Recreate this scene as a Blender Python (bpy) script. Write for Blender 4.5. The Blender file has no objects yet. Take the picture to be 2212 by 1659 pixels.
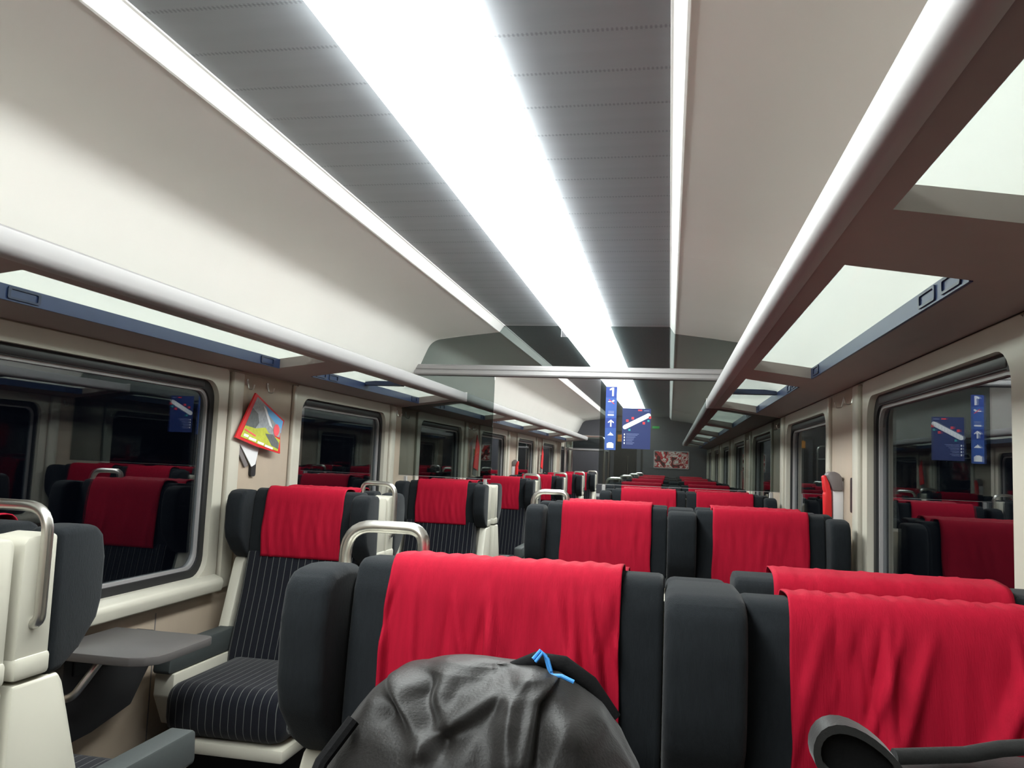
import bpy, bmesh, math, random
from mathutils import Vector, Matrix, noise
random.seed(7)
PI = math.pi
scene = bpy.context.scene
COL = scene.collection

# ------------------------------------------------------------------ camera, world, exposure
EX, EZ = 0.618, 1.36                       # camera stands right of the car's centre line
FPX = 1750.0
Rm = ((0.98097937, 0.18977061, 0.04082397), (0.02212488, 0.09962957, -0.99477859), (-0.19284701, 0.97676049, 0.0935359))
cam_d = bpy.data.cameras.new('camera')
cam = bpy.data.objects.new('camera', cam_d)
COL.objects.link(cam)
cam_d.sensor_width = 36.0
cam_d.lens = FPX / 2212.0 * 36.0
cam_d.clip_start = 0.02
right, up, back = Vector(Rm[0]), -Vector(Rm[1]), -Vector(Rm[2])
cam.matrix_world = Matrix(((right.x, up.x, back.x, EX), (right.y, up.y, back.y, 0.0), (right.z, up.z, back.z, EZ), (0, 0, 0, 1)))
scene.camera = cam
world = bpy.data.worlds.new('night')
scene.world = world
world.use_nodes = True
world.node_tree.nodes['Background'].inputs[0].default_value = (0.0006, 0.0008, 0.0016, 1)
world.node_tree.nodes['Background'].inputs[1].default_value = 1.0
vs = scene.view_settings
vs.view_transform = 'Standard'
vs.look = 'None'
vs.gamma = 1.0
vs.use_curve_mapping = False
vs.exposure = 1.32
LAMP = 9.0                                  # radiance of the fluorescent diffusers

# ------------------------------------------------------------------ helpers
def lin(c):
    return tuple(((v / 255.0) / 12.92 if v / 255.0 <= 0.04045 else ((v / 255.0 + 0.055) / 1.055) ** 2.4) for v in c)

def mat(name, rgb, rough=0.5, metal=0.0, var=0.06, scale=30.0, bump=0.0, bscale=200.0, sheen=0.0, stretch=None, coat=0.0):
    m = bpy.data.materials.new(name)
    m.use_nodes = True
    nt = m.node_tree
    b = nt.nodes['Principled BSDF']
    c = lin(rgb)
    tc = nt.nodes.new('ShaderNodeTexCoord')
    mp = nt.nodes.new('ShaderNodeMapping')
    if stretch:
        mp.inputs['Scale'].default_value = stretch
    nt.links.new(tc.outputs['Object'], mp.inputs['Vector'])
    n = nt.nodes.new('ShaderNodeTexNoise')
    n.inputs['Scale'].default_value = scale
    n.inputs['Detail'].default_value = 3.0
    nt.links.new(mp.outputs[0], n.inputs['Vector'])
    mx = nt.nodes.new('ShaderNodeMix')
    mx.data_type = 'RGBA'
    mx.inputs[6].default_value = tuple(v * (1 - var) for v in c) + (1,)
    mx.inputs[7].default_value = tuple(min(1, v * (1 + var)) for v in c) + (1,)
    nt.links.new(n.outputs['Fac'], mx.inputs[0])
    nt.links.new(mx.outputs[2], b.inputs['Base Color'])
    b.inputs['Roughness'].default_value = rough
    b.inputs['Metallic'].default_value = metal
    if sheen:
        b.inputs['Sheen Weight'].default_value = sheen
        b.inputs['Sheen Roughness'].default_value = 0.5
    if coat:
        b.inputs['Coat Weight'].default_value = coat
    if bump:
        n2 = nt.nodes.new('ShaderNodeTexNoise')
        n2.inputs['Scale'].default_value = bscale
        nt.links.new(mp.outputs[0], n2.inputs['Vector'])
        bp = nt.nodes.new('ShaderNodeBump')
        bp.inputs['Strength'].default_value = bump
        bp.inputs['Distance'].default_value = 0.002
        nt.links.new(n2.outputs['Fac'], bp.inputs['Height'])
        nt.links.new(bp.outputs[0], b.inputs['Normal'])
    m['mix'] = mx.name
    return m

def stripe_mat(name, base, line, pitch, width, rough=0.9):
    """thin lines that run along the seat (constant local x)"""
    m = mat(name, base, rough, 0, 0.18, 90.0, 0.25, 500.0, 0.15)
    nt = m.node_tree
    b = nt.nodes['Principled BSDF']
    mx = nt.nodes[m['mix']]
    tc = nt.nodes.new('ShaderNodeTexCoord')
    sp = nt.nodes.new('ShaderNodeSeparateXYZ')
    nt.links.new(tc.outputs['Object'], sp.inputs[0])
    a = nt.nodes.new('ShaderNodeMath'); a.operation = 'DIVIDE'; a.inputs[1].default_value = pitch
    nt.links.new(sp.outputs[0], a.inputs[0])
    f = nt.nodes.new('ShaderNodeMath'); f.operation = 'FRACT'
    nt.links.new(a.outputs[0], f.inputs[0])
    l = nt.nodes.new('ShaderNodeMath'); l.operation = 'LESS_THAN'; l.inputs[1].default_value = width
    nt.links.new(f.outputs[0], l.inputs[0])
    m2 = nt.nodes.new('ShaderNodeMix'); m2.data_type = 'RGBA'
    nt.links.new(l.outputs[0], m2.inputs[0])
    nt.links.new(mx.outputs[2], m2.inputs[6])
    m2.inputs[7].default_value = lin(line) + (1,)
    nt.links.new(m2.outputs[2], b.inputs['Base Color'])
    return m

def pane_mat(name, tint, ior, gloss_rough=0.0, fmax=0.6):
    """thin pane: tinted straight-through light plus a Fresnel mirror"""
    m = bpy.data.materials.new(name)
    m.use_nodes = True
    nt = m.node_tree
    for n in list(nt.nodes):
        nt.nodes.remove(n)
    out = nt.nodes.new('ShaderNodeOutputMaterial')
    tr = nt.nodes.new('ShaderNodeBsdfTransparent')
    nz = nt.nodes.new('ShaderNodeTexNoise'); nz.inputs['Scale'].default_value = 2.0
    mc = nt.nodes.new('ShaderNodeMix'); mc.data_type = 'RGBA'
    mc.inputs[6].default_value = tuple(v * 0.97 for v in tint) + (1,)
    mc.inputs[7].default_value = tuple(min(1, v * 1.03) for v in tint) + (1,)
    nt.links.new(nz.outputs['Fac'], mc.inputs[0])
    nt.links.new(mc.outputs[2], tr.inputs[0])
    gl = nt.nodes.new('ShaderNodeBsdfGlossy')
    gl.inputs['Roughness'].default_value = gloss_rough
    # Schlick reflectance, the same from either side of the thin pane
    lw = nt.nodes.new('ShaderNodeLayerWeight'); lw.inputs['Blend'].default_value = 0.5
    pw = nt.nodes.new('ShaderNodeMath'); pw.operation = 'POWER'; pw.inputs[1].default_value = 5.0
    nt.links.new(lw.outputs['Facing'], pw.inputs[0])
    fr = nt.nodes.new('ShaderNodeMath'); fr.operation = 'MULTIPLY_ADD'
    f0 = ((ior - 1) / (ior + 1)) ** 2
    fr.inputs[1].default_value = fmax; fr.inputs[2].default_value = f0
    nt.links.new(pw.outputs[0], fr.inputs[0])
    mx = nt.nodes.new('ShaderNodeMixShader')
    nt.links.new(fr.outputs[0], mx.inputs[0])
    nt.links.new(tr.outputs[0], mx.inputs[1])
    nt.links.new(gl.outputs[0], mx.inputs[2])
    nt.links.new(mx.outputs[0], out.inputs[0])
    return m

def frosted_mat(name, rgb, ior):
    m = pane_mat(name, rgb, ior, 0.02, 0.12)
    nt = m.node_tree
    mx = [n for n in nt.nodes if n.type == 'MIX_SHADER'][0]
    tr = [n for n in nt.nodes if n.type == 'BSDF_TRANSPARENT'][0]
    tl = nt.nodes.new('ShaderNodeBsdfTranslucent')
    tl.inputs[0].default_value = tuple(rgb) + (1,)
    m2 = nt.nodes.new('ShaderNodeMixShader')
    m2.inputs[0].default_value = 0.35
    nt.links.new(tr.outputs[0], m2.inputs[1]); nt.links.new(tl.outputs[0], m2.inputs[2])
    nt.links.new(m2.outputs[0], mx.inputs[1])
    return m

def glow_mat(name, rgb, strength):
    m = bpy.data.materials.new(name)
    m.use_nodes = True
    nt = m.node_tree
    b = nt.nodes['Principled BSDF']
    nz = nt.nodes.new('ShaderNodeTexNoise'); nz.inputs['Scale'].default_value = 3.0
    mc = nt.nodes.new('ShaderNodeMix'); mc.data_type = 'RGBA'
    mc.inputs[6].default_value = tuple(v * 0.97 for v in rgb) + (1,)
    mc.inputs[7].default_value = tuple(rgb) + (1,)
    nt.links.new(nz.outputs['Fac'], mc.inputs[0])
    b.inputs['Base Color'].default_value = (0.8, 0.8, 0.8, 1)
    nt.links.new(mc.outputs[2], b.inputs['Emission Color'])
    b.inputs['Emission Strength'].default_value = strength
    return m

class MB:
    """collects shapes; build() links them as one mesh object"""
    def __init__(s):
        s.bm = bmesh.new()
    def _bev(s, geom, r, seg):
        if r > 0:
            es = list({e for v in geom for e in v.link_edges})
            bmesh.ops.bevel(s.bm, geom=es, offset=r, segments=seg, profile=0.5, affect='EDGES', clamp_overlap=True)
    def box(s, x0, x1, y0, y1, z0, z1, r=0.0, seg=2):
        vs_ = [s.bm.verts.new((x, y, z)) for z in (z0, z1) for y in (y0, y1) for x in (x0, x1)]
        for f in ((0, 2, 3, 1), (4, 5, 7, 6), (0, 1, 5, 4), (2, 6, 7, 3), (0, 4, 6, 2), (1, 3, 7, 5)):
            s.bm.faces.new([vs_[i] for i in f])
        s._bev(vs_, r, seg)
        return s
    def prism(s, poly, a, b, axis='x', r=0.0, seg=2):
        """poly: 2-D outline; axis x: (y,z), axis y: (x,z), axis z: (x,y)"""
        def P(p, t):
            return {'x': (t, p[0], p[1]), 'y': (p[0], t, p[1]), 'z': (p[0], p[1], t)}[axis]
        v0 = [s.bm.verts.new(P(p, a)) for p in poly]
        v1 = [s.bm.verts.new(P(p, b)) for p in poly]
        n = len(poly)
        s.bm.faces.new(v0); s.bm.faces.new(v1[::-1])
        for i in range(n):
            s.bm.faces.new((v0[i], v1[i], v1[(i + 1) % n], v0[(i + 1) % n]))
        if r:
            bmesh.ops.recalc_face_normals(s.bm, faces=s.bm.faces)
            s._bev(v0 + v1, r, seg)
        return s
    def ring(s, outer, inner, a, b, axis='x'):
        """frame between two outlines with the same point count"""
        def P(p, t):
            return {'x': (t, p[0], p[1]), 'y': (p[0], t, p[1]), 'z': (p[0], p[1], t)}[axis]
        n = len(outer)
        o0 = [s.bm.verts.new(P(p, a)) for p in outer]; o1 = [s.bm.verts.new(P(p, b)) for p in outer]
        i0 = [s.bm.verts.new(P(p, a)) for p in inner]; i1 = [s.bm.verts.new(P(p, b)) for p in inner]
        for k in range(n):
            j = (k + 1) % n
            s.bm.faces.new((o0[k], o0[j], i0[j], i0[k])); s.bm.faces.new((o1[k], i1[k], i1[j], o1[j]))
            s.bm.faces.new((o0[k], o1[k], o1[j], o0[j])); s.bm.faces.new((i0[k], i0[j], i1[j], i1[k]))
        return s
    def tube(s, pts, r, n=10, closed=False):
        pts = [Vector(p) for p in pts]
        rings = []
        up_ = None
        m = len(pts)
        for i, p in enumerate(pts):
            if closed:
                t = (pts[(i + 1) % m] - pts[i - 1]).normalized()
            else:
                t = (pts[min(i + 1, m - 1)] - pts[max(i - 1, 0)]).normalized()
            if up_ is None:
                up_ = Vector((0, 0, 1)) if abs(t.z) < 0.9 else Vector((0, 1, 0))
            u = (up_ - t * up_.dot(t)).normalized()
            w = t.cross(u)
            up_ = u
            rr = r[i] if isinstance(r, (list, tuple)) else r
            rings.append([s.bm.verts.new(p + (u * math.cos(2 * PI * k / n) + w * math.sin(2 * PI * k / n)) * rr) for k in range(n)])
        for i in range(m if closed else m - 1):
            a, b = rings[i], rings[(i + 1) % m]
            for k in range(n):
                s.bm.faces.new((a[k], a[(k + 1) % n], b[(k + 1) % n], b[k]))
        if not closed:
            s.bm.faces.new(rings[0][::-1]); s.bm.faces.new(rings[-1])
        return s
    def grid(s, fn, nu, nv, thick=None):
        V = [[s.bm.verts.new(fn(i / nu, j / nv)) for i in range(nu + 1)] for j in range(nv + 1)]
        for j in range(nv):
            for i in range(nu):
                s.bm.faces.new((V[j][i], V[j][i + 1], V[j + 1][i + 1], V[j + 1][i]))
        return s
    def build(s, name, m, parent=None, smooth=True, angle=40):
        bm = s.bm
        bmesh.ops.recalc_face_normals(bm, faces=bm.faces)
        me = bpy.data.meshes.new(name)
        if smooth:
            ca = math.cos(math.radians(angle))
            for f in bm.faces:
                f.smooth = True
            for e in bm.edges:
                if len(e.link_faces) == 2 and e.link_faces[0].normal.dot(e.link_faces[1].normal) < ca:
                    e.smooth = False
        bm.to_mesh(me); bm.free()
        me.materials.append(m)
        o = bpy.data.objects.new(name, me)
        COL.objects.link(o)
        if parent:
            o.parent = parent
        return o

def tag(o, label=None, cat=None, group=None, kind=None):
    if label: o['label'] = label
    if cat: o['category'] = cat
    if group: o['group'] = group
    if kind: o['kind'] = kind
    return o

def thing(name, label, cat, loc=(0, 0, 0), rz=0.0, group=None):
    o = bpy.data.objects.new(name, None)
    o.empty_display_size = 0.1
    COL.objects.link(o)
    o.location = loc
    o.rotation_euler = (0, 0, rz)
    return tag(o, label, cat, group)

def copy_tree(o, parent=None):
    c = o.copy()
    COL.objects.link(c)
    if parent:
        c.parent = parent
    for ch in o.children:
        copy_tree(ch, c)
    return c

def rrect(y0, y1, z0, z1, r, n=6):
    pts = []
    for cy, cz, a0 in ((y1 - r, z1 - r, 0), (y0 + r, z1 - r, 90), (y0 + r, z0 + r, 180), (y1 - r, z0 + r, 270)):
        for k in range(n + 1):
            a = math.radians(a0 + 90 * k / n)
            pts.append((cy + r * math.cos(a), cz + r * math.sin(a)))
    return pts

def fillet(pts, r, n=5):
    """round the inner corners of an open 3-D polyline"""
    pts = [Vector(p) for p in pts]
    out = [pts[0]]
    for i in range(1, len(pts) - 1):
        a, p, b = pts[i - 1], pts[i], pts[i + 1]
        u, v = (a - p).normalized(), (b - p).normalized()
        d = min(r, (a - p).length * 0.49, (b - p).length * 0.49)
        s0, s1 = p + u * d, p + v * d
        for k in range(n + 1):
            t = k / n
            out.append(s0 * (1 - t) ** 2 + p * 2 * t * (1 - t) + s1 * t * t)
    out.append(pts[-1])
    return out

# ------------------------------------------------------------------ materials
M = {}
M['shell'] = mat('white_plastic', (188, 185, 172), 0.38, 0, 0.03, 12)
M['white'] = mat('white_paint', (244, 243, 238), 0.45, 0, 0.03, 6)
M['cove'] = mat('cove_paint', (245, 243, 236), 0.42, 0, 0.02, 4)
M['beige'] = mat('beige_laminate', (168, 153, 136), 0.55, 0, 0.05, 14, 0.05)
M['post'] = mat('pale_post', (186, 182, 169), 0.4, 0, 0.03, 10)
M['soffit'] = mat('soffit_grey', (142, 131, 127), 0.5, 0, 0.05, 20)
M['alu'] = mat('brushed_aluminium', (162, 160, 160), 0.5, 0.35, 0.05, 8, 0, 200, 0, (1, 0.05, 1))
M['chrome'] = mat('steel_tube', (205, 203, 198), 0.3, 1.0, 0.04, 20)
M['ceil'] = mat('ceiling_metal', (158, 165, 168), 0.42, 0.2, 0.10, 5, 0, 200, 0, (0.3, 3, 1))
M['gasket'] = mat('black_rubber', (22, 22, 24), 0.6, 0, 0.1, 30)
M['black'] = mat('black_plastic', (30, 30, 32), 0.45, 0, 0.1, 30)
M['blue'] = mat('blue_strip', (36, 54, 94), 0.4, 0, 0.08, 20)
M['blue2'] = mat('blue_clip', (24, 38, 70), 0.4, 0, 0.08, 20)
M['velour'] = mat('dark_velour', (30, 33, 36), 0.95, 0, 0.22, 120, 0.35, 420, 0.06, (1.6, 1.6, 0.25))
M['pin'] = stripe_mat('pinstripe_fabric', (22, 23, 30), (96, 98, 96), 0.030, 0.075)
M['red'] = mat('red_cloth', (156, 12, 40), 0.85, 0, 0.16, 70, 0.3, 320, 0.0, (1.8, 1.0, 0.14))
M['arm'] = mat('armrest_grey', (58, 63, 63), 0.7, 0, 0.08, 60, 0.1)
M['table'] = mat('table_grey', (86, 83, 82), 0.45, 0, 0.05, 30)
M['bin'] = mat('bin_dark', (38, 38, 40), 0.5, 0, 0.08, 30)
M['carpet'] = mat('dark_carpet', (48, 48, 54), 1.0, 0, 0.3, 180, 0.5, 300)
M['endwall'] = mat('dark_grey_laminate', (76, 76, 82), 0.5, 0, 0.06, 8)
M['bag'] = mat('black_nylon', (20, 18, 17), 0.48, 0, 0.12, 40, 0.25, 260, 0.1)
M['bagdark'] = mat('black_webbing', (24, 24, 25), 0.8, 0, 0.15, 80, 0.3, 300)
M['bag2'] = mat('charcoal_nylon', (36, 36, 36), 0.55, 0, 0.14, 40, 0.25, 260, 0.1)
M['cord'] = mat('blue_cord', (60, 140, 215), 0.6, 0, 0.1, 60)
M['smoke'] = pane_mat('smoked_glass', (0.50, 0.54, 0.53), 1.4)
M['shelf'] = frosted_mat('frosted_shelf_glass', (0.93, 0.97, 0.95), 1.35)
M['pane'] = pane_mat('night_window_glass', (0.7, 0.75, 0.78), 2.1)
M['lamp'] = glow_mat('lamp_diffuser', (0.94, 1.0, 0.975), LAMP)
M['lampside'] = glow_mat('lamp_side', (0.96, 0.985, 1.0), LAMP * 0.6)
M['lampend'] = glow_mat('lamp_joint', (1.0, 0.99, 0.96), LAMP * 0.55)
M['signblue'] = mat('sign_blue', (44, 82, 158), 0.5, 0, 0.04, 20)
M['signdark'] = mat('sign_dark_blue', (22, 58, 142), 0.5, 0, 0.04, 20)
M['mapblue'] = mat('map_blue', (22, 42, 98), 0.5, 0, 0.05, 20)
M['ink'] = mat('print_white', (232, 234, 238), 0.5, 0, 0.02, 20)
M['inkgrey'] = mat('print_grey_blue', (120, 132, 176), 0.5, 0, 0.05, 300)
M['inkred'] = mat('print_red', (222, 56, 66), 0.5, 0, 0.04, 20)
M['inkteal'] = mat('print_teal', (40, 160, 160), 0.5, 0, 0.04, 20)
M['inkorange'] = mat('print_orange', (224, 140, 30), 0.5, 0, 0.04, 20)
M['inkgreen'] = mat('print_green', (30, 170, 70), 0.5, 0, 0.04, 20)
M['redplastic'] = mat('red_plastic', (212, 34, 40), 0.4, 0, 0.05, 20)
M['greyplastic'] = mat('grey_plastic', (112, 106, 106), 0.45, 0, 0.05, 20)
M['sky'] = mat('print_sky', (96, 168, 220), 0.45, 0, 0.1, 20)
M['rock'] = mat('print_rock', (150, 156, 160), 0.45, 0, 0.45, 60)
M['rock2'] = mat('print_dark_rock', (92, 98, 98), 0.45, 0, 0.5, 70)
M['meadow'] = mat('print_meadow', (180, 186, 62), 0.45, 0, 0.35, 50)
M['pink'] = mat('print_pink', (240, 86, 96), 0.45, 0, 0.04, 20)
M['paper'] = mat('paper', (214, 214, 216), 0.6, 0, 0.03, 30)

for nm, sp_ in (('velour', 0.08), ('pin', 0.08), ('red', 0.16), ('bag', 0.16), ('bag2', 0.14), ('bagdark', 0.05), ('carpet', 0.05)):
    M[nm].node_tree.nodes['Principled BSDF'].inputs['Specular IOR Level'].default_value = sp_

# dotted seam near each end of a ceiling panel
nt = M['ceil'].node_tree
tc = nt.nodes.new('ShaderNodeTexCoord'); sp = nt.nodes.new('ShaderNodeSeparateXYZ')
nt.links.new(tc.outputs['Object'], sp.inputs[0])
def mth(op, a, b=None):
    n = nt.nodes.new('ShaderNodeMath'); n.operation = op
    for i, v in enumerate((a, b)):
        if v is None: continue
        if isinstance(v, (int, float)): n.inputs[i].default_value = v
        else: nt.links.new(v, n.inputs[i])
    return n.outputs[0]
edge = mth('GREATER_THAN', mth('ABSOLUTE', sp.outputs[1]), 0.0905)
dots = mth('GREATER_THAN', mth('SINE', mth('MULTIPLY', sp.outputs[0], 2 * PI / 0.011)), 0.0)
msk = mth('MULTIPLY', mth('MULTIPLY', edge, dots), 0.3)
mxd = nt.nodes.new('ShaderNodeMix'); mxd.data_type = 'RGBA'
nt.links.new(msk, mxd.inputs[0]); nt.links.new(nt.nodes[M['ceil']['mix']].outputs[2], mxd.inputs[6])
mxd.inputs[7].default_value = (0.03, 0.03, 0.032, 1)
nt.links.new(mxd.outputs[2], nt.nodes['Principled BSDF'].inputs['Base Color'])

# ------------------------------------------------------------------ the car body
Y0, Y1 = -2.2, 16.8
HW = 1.362
PITCH = 2.12
WP = 2.16                                   # window pitch
W0, W1 = 1.87, 3.35                         # first window
YG = 5.79                                   # glass partition

fl = MB().box(-HW - 0.06, HW + 0.06, Y0, Y1, -0.05, 0.0).build('floor', M['carpet'])
tag(fl, kind='structure')
ew = MB()
ew.box(-HW - 0.06, HW + 0.06, Y1, Y1 + 0.06, 0, 2.4)
endwall = tag(ew.build('wall_end', M['endwall']), kind='structure')
tag(MB().box(-HW - 0.06, HW + 0.06, Y0 - 0.06, Y0, 0, 2.4).build('wall_back', M['beige']), kind='structure')

wins = list(range(-1, 7))                   # window numbers along the car
def wy(k): return W0 + WP * k, W1 + WP * k
ZB, ZT = 0.73, 1.716                        # window frame bottom, top
wcount = 0
for sx, side in ((-1, 'left'), (1, 'right')):
    xi, xo = sx * HW, sx * (HW + 0.06)
    lo, hi = min(xi, xo), max(xi, xo)
    w = MB()
    w.box(lo, hi, Y0, Y1, 0, ZB)
    w.box(lo, hi, Y0, Y1, ZT, 1.86)
    prev = Y0
    for k in wins:
        a, b = wy(k)
        if a > prev:
            w.box(lo, hi, prev, a, ZB, ZT)
        prev = b
    w.box(lo, hi, prev, Y1, ZB, ZT)
    wall = tag(w.build('wall_' + side, M['beige'], smooth=False), kind='structure')
    # lower dark skirting along the floor
    x1 = sx * (HW - 0.012)
    tag(MB().box(min(xi, x1), max(xi, x1), Y0, Y1, 0.0, 0.12, 0.003, 1).build('baseboard_' + side, M['greyplastic']), kind='structure')
    # slim panel joints on the lower wall, one below each window
    for k in wins:
        a, b = wy(k)
        x1 = sx * (HW - 0.0015)
        MB().box(min(xi, x1), max(xi, x1), b - 0.40, b - 0.394, 0.14, 0.70).build('panel_joint', M['greyplastic'], wall)
        # pillar: post, laminate panel, slim edge trim
        c0, c1 = b + 0.004, wy(k + 1)[0] - 0.004
        def slab(y0, y1, d, name, m, r=0.004, z0=0.735, z1=1.712):
            x1 = sx * (HW - d)
            return MB().box(min(xi, x1), max(xi, x1), y0, y1, z0, z1, r, 2).build(name, m, wall)
        slab(c0 + 0.012, c0 + 0.105, 0.028, 'post', M['post'], 0.010)
        slab(c0 + 0.115, c1 - 0.045, 0.006, 'pillar_panel', M['beige'])
        slab(c1 - 0.034, c1 - 0.004, 0.022, 'edge_trim', M['post'], 0.008)
    # windows
    for k in wins:
        a, b = wy(k)
        wcount += 1
        root = bpy.data.objects.new('window_%d' % wcount, None)
        COL.objects.link(root); root.location = (xi, (a + b) / 2, ZB)
        tag(root, kind='structure')
        def loc(o):
            o.location = (-xi, -(a + b) / 2, -ZB); return o
        OUT = rrect(a, b, ZB, ZT, 0.03)
        INN = rrect(a + 0.075, b - 0.075, ZB + 0.075, ZT - 0.062, 0.085)
        loc(MB().ring(OUT, INN, sx * (HW - 0.012), sx * (HW + 0.03)).build('frame', M['post'], root))
        IN2 = rrect(a + 0.108, b - 0.108, ZB + 0.108, ZT - 0.10, 0.07)
        loc(MB().ring(INN, IN2, sx * (HW + 0.012), sx * (HW + 0.045)).build('gasket', M['gasket'], root))
        IN3 = rrect(a + 0.120, b - 0.120, ZB + 0.120, ZT - 0.112, 0.066)
        loc(MB().ring(IN2, IN3, sx * (HW + 0.022), sx * (HW + 0.045)).build('inner_trim', M['alu'], root))
        loc(MB().prism(IN3, sx * (HW + 0.034), sx * (HW + 0.040)).build('pane', M['pane'], root, smooth=False))
        # sill: a rounded ledge that stands into the car
        poly = [(sx * (HW - 0.012), ZB + 0.078), (sx * (HW - 0.055), ZB + 0.062), (sx * (HW - 0.062), ZB + 0.045), (sx * (HW - 0.055), ZB + 0.006), (sx * (HW - 0.012), ZB - 0.006)]
        loc(MB().prism(poly, a + 0.01, b - 0.01, 'y', 0.006, 2).build('sill', M['shell'], root))
        # rolled-up blind under the top edge
        loc(MB().box(min(sx * (HW + 0.008), sx * (HW + 0.026)), max(sx * (HW + 0.008), sx * (HW + 0.026)), a + 0.16, b - 0.16, ZT - 0.098, ZT - 0.066, 0.006, 2).build('blind_roll', M['black'], root))

# ------------------------------------------------------------------ ceiling
ZC = 2.352
def ceil_profile(sx):
    # outer ceiling from the light strip over the cove down behind the rack
    pts = [(0.636, 2.300), (0.9, 2.268), (1.08, 2.242)]
    for k in range(1, 7):
        t = k / 6
        a, p, b = Vector((1.08, 2.242)), Vector((1.155, 2.232)), Vector((1.185, 2.16))
        q = a * (1 - t) ** 2 + p * 2 * t * (1 - t) + b * t * t
        pts.append((q.x, q.y))
    pts += [(1.24, 2.04), (1.30, 1.93), (1.345, 1.86), (1.362, 1.80)]
    return [(sx * x, z) for x, z in pts]

def sheet(pts, t, y0, y1):
    """open cross-section in (x,z), thickened outwards, run along y"""
    m = MB()
    n = len(pts)
    off = []
    for i in range(n):
        a = Vector(pts[max(i - 1, 0)]); b = Vector(pts[min(i + 1, n - 1)])
        d = (b - a).normalized()
        nrm = Vector((-d.y, d.x))
        if nrm.y < 0: nrm = -nrm
        off.append((pts[i][0] + nrm.x * t, pts[i][1] + nrm.y * t))
    return m.prism(list(pts) + off[::-1], y0, y1, 'y')

cm = MB()
cm.box(-HW, HW, Y0, Y1, 2.44, 2.50)
ceiling = tag(cm.build('ceiling', M['white']), kind='structure')
seams = [Y0, -0.70, 3.63, YG - 0.004, 10.1, 14.4, Y1]
for sx in (-1, 1):
    sm = seams if sx > 0 else [Y0, YG - 0.004, Y1]
    for a, b in zip(sm[:-1], sm[1:]):
        o = sheet(ceil_profile(sx), 0.014, a + 0.001, b - 0.001).build('cove_panel', M['cove'], ceiling)
        # bright sloped edge strip between dark middle and pale side panels
        sp_ = [(sx * 0.600, 2.352), (sx * 0.606, 2.347), (sx * 0.638, 2.296), (sx * 0.640, 2.306)]
        MB().prism([(sx * 0.598, 2.356), (sx * 0.600, 2.348), (sx * 0.606, 2.346), (sx * 0.634, 2.299), (sx * 0.640, 2.297), (sx * 0.644, 2.303), (sx * 0.612, 2.358)], a + 0.002, b - 0.002, 'y').build('edge_strip', M['white'], ceiling)
# dark perforated ceiling panels, one by one where they can be told apart
PP = 0.196
pm = MB(); pm.box(-0.2115, 0.2115, -PP / 2 + 0.0005, PP / 2 - 0.0005, 0, 0.012)
proto = pm.build('ceiling_panel', M['ceil'], ceiling)
n_near = int((YG - 0.6) / PP)
first = True
for sx in (-1, 1):
    for i in range(n_near):
        o = proto if first else proto.copy()
        if not first:
            COL.objects.link(o)
        first = False
        o.location = (sx * 0.3875, 0.6 + PP * (i + 0.5), ZC)
far = MB()
y = 0.6 + PP * n_near
while y < Y1 - PP:
    for sx in (-1, 1):
        far.box(sx * 0.3875 - 0.2115, sx * 0.3875 + 0.2115, y + 0.0005, y + PP - 0.0005, ZC, ZC + 0.012)
    y += PP
far_o = far.build('ceiling_panel_run', M['ceil'], ceiling, smooth=False); far_o['kind'] = 'stuff'
nb = MB()
for sx in (-1, 1):
    nb.box(sx * 0.3875 - 0.2115, sx * 0.3875 + 0.2115, Y0, 0.6 - 0.003, ZC, ZC + 0.012)
nb.build('ceiling_panel', M['ceil'], ceiling)

# ------------------------------------------------------------------ ceiling lamps: a run of domed diffusers
LP = 1.35
def make_lamp():
    t = thing('ceiling_lamp', 'x', 'lamp', (0, 0, ZC), 0, 'fluorescent lamps along the middle of the ceiling')
    h = LP / 2 - 0.004
    hw = 0.171
    # housing sides
    for sx in (-1, 1):
        MB().prism([(sx * 0.148, 0.0), (sx * 0.171, 0.0), (sx * 0.166, -0.040), (sx * 0.158, -0.048), (sx * 0.148, -0.040)], -h, h, 'y', 0.003, 1).build('side_rail', M['lampside'], t)
    # domed diffuser with rounded ends
    prof = []
    n = 14
    nl = 6
    d = MB()
    ys = [-h + 0.03] + [-h + 0.03 + 0.05 * k / 3 for k in range(1, 3)] + [-h + 0.09 + (2 * h - 0.18) * k / nl for k in range(nl + 1)] + [h - 0.03 - 0.05 * k / 3 for k in range(2, 0, -1)] + [h - 0.03]
    rows = []
    for yy in ys:
        e = min(yy + h - 0.03, h - 0.03 - yy)
        s = 1.0 if e > 0.05 else math.sqrt(max(0.0, 1 - (1 - e / 0.05) ** 2)) * 0.55 + 0.45
        row = []
        for k in range(n + 1):
            a = PI * k / n
            x = -0.146 * math.cos(a)
            z = -0.030 - 0.052 * math.sin(a) * s
            row.append(d.bm.verts.new((x, yy, z)))
        rows.append(row)
    for a, b in zip(rows[:-1], rows[1:]):
        for k in range(n):
            d.bm.faces.new((a[k], a[k + 1], b[k + 1], b[k]))
    d.bm.faces.new(rows[0]); d.bm.faces.new(rows[-1][::-1])
    d.build('diffuser', M['lamp'], t, angle=60)
    for s in (-1, 1):
        MB().box(-0.146, 0.146, s * h - (0.034 if s > 0 else 0), s * h + (0.034 if s < 0 else 0), -0.044, -0.006, 0.004, 1).build('end_cap', M['lampend'], t)
    return t
def lamp_label(y):
    n = round((y - 5.025) / LP)
    words = ['first', 'second', 'third', 'fourth', 'fifth', 'sixth', 'seventh', 'eighth', 'ninth']
    if n <= 0: return 'white domed ceiling lamp, %s in the run before the glass partition' % words[-n]
    return 'white domed ceiling lamp, %s in the run past the glass partition' % words[n - 1]
lamp0 = make_lamp()
ly = 1.65 - LP / 2 - LP * 2
i = 0
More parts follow.
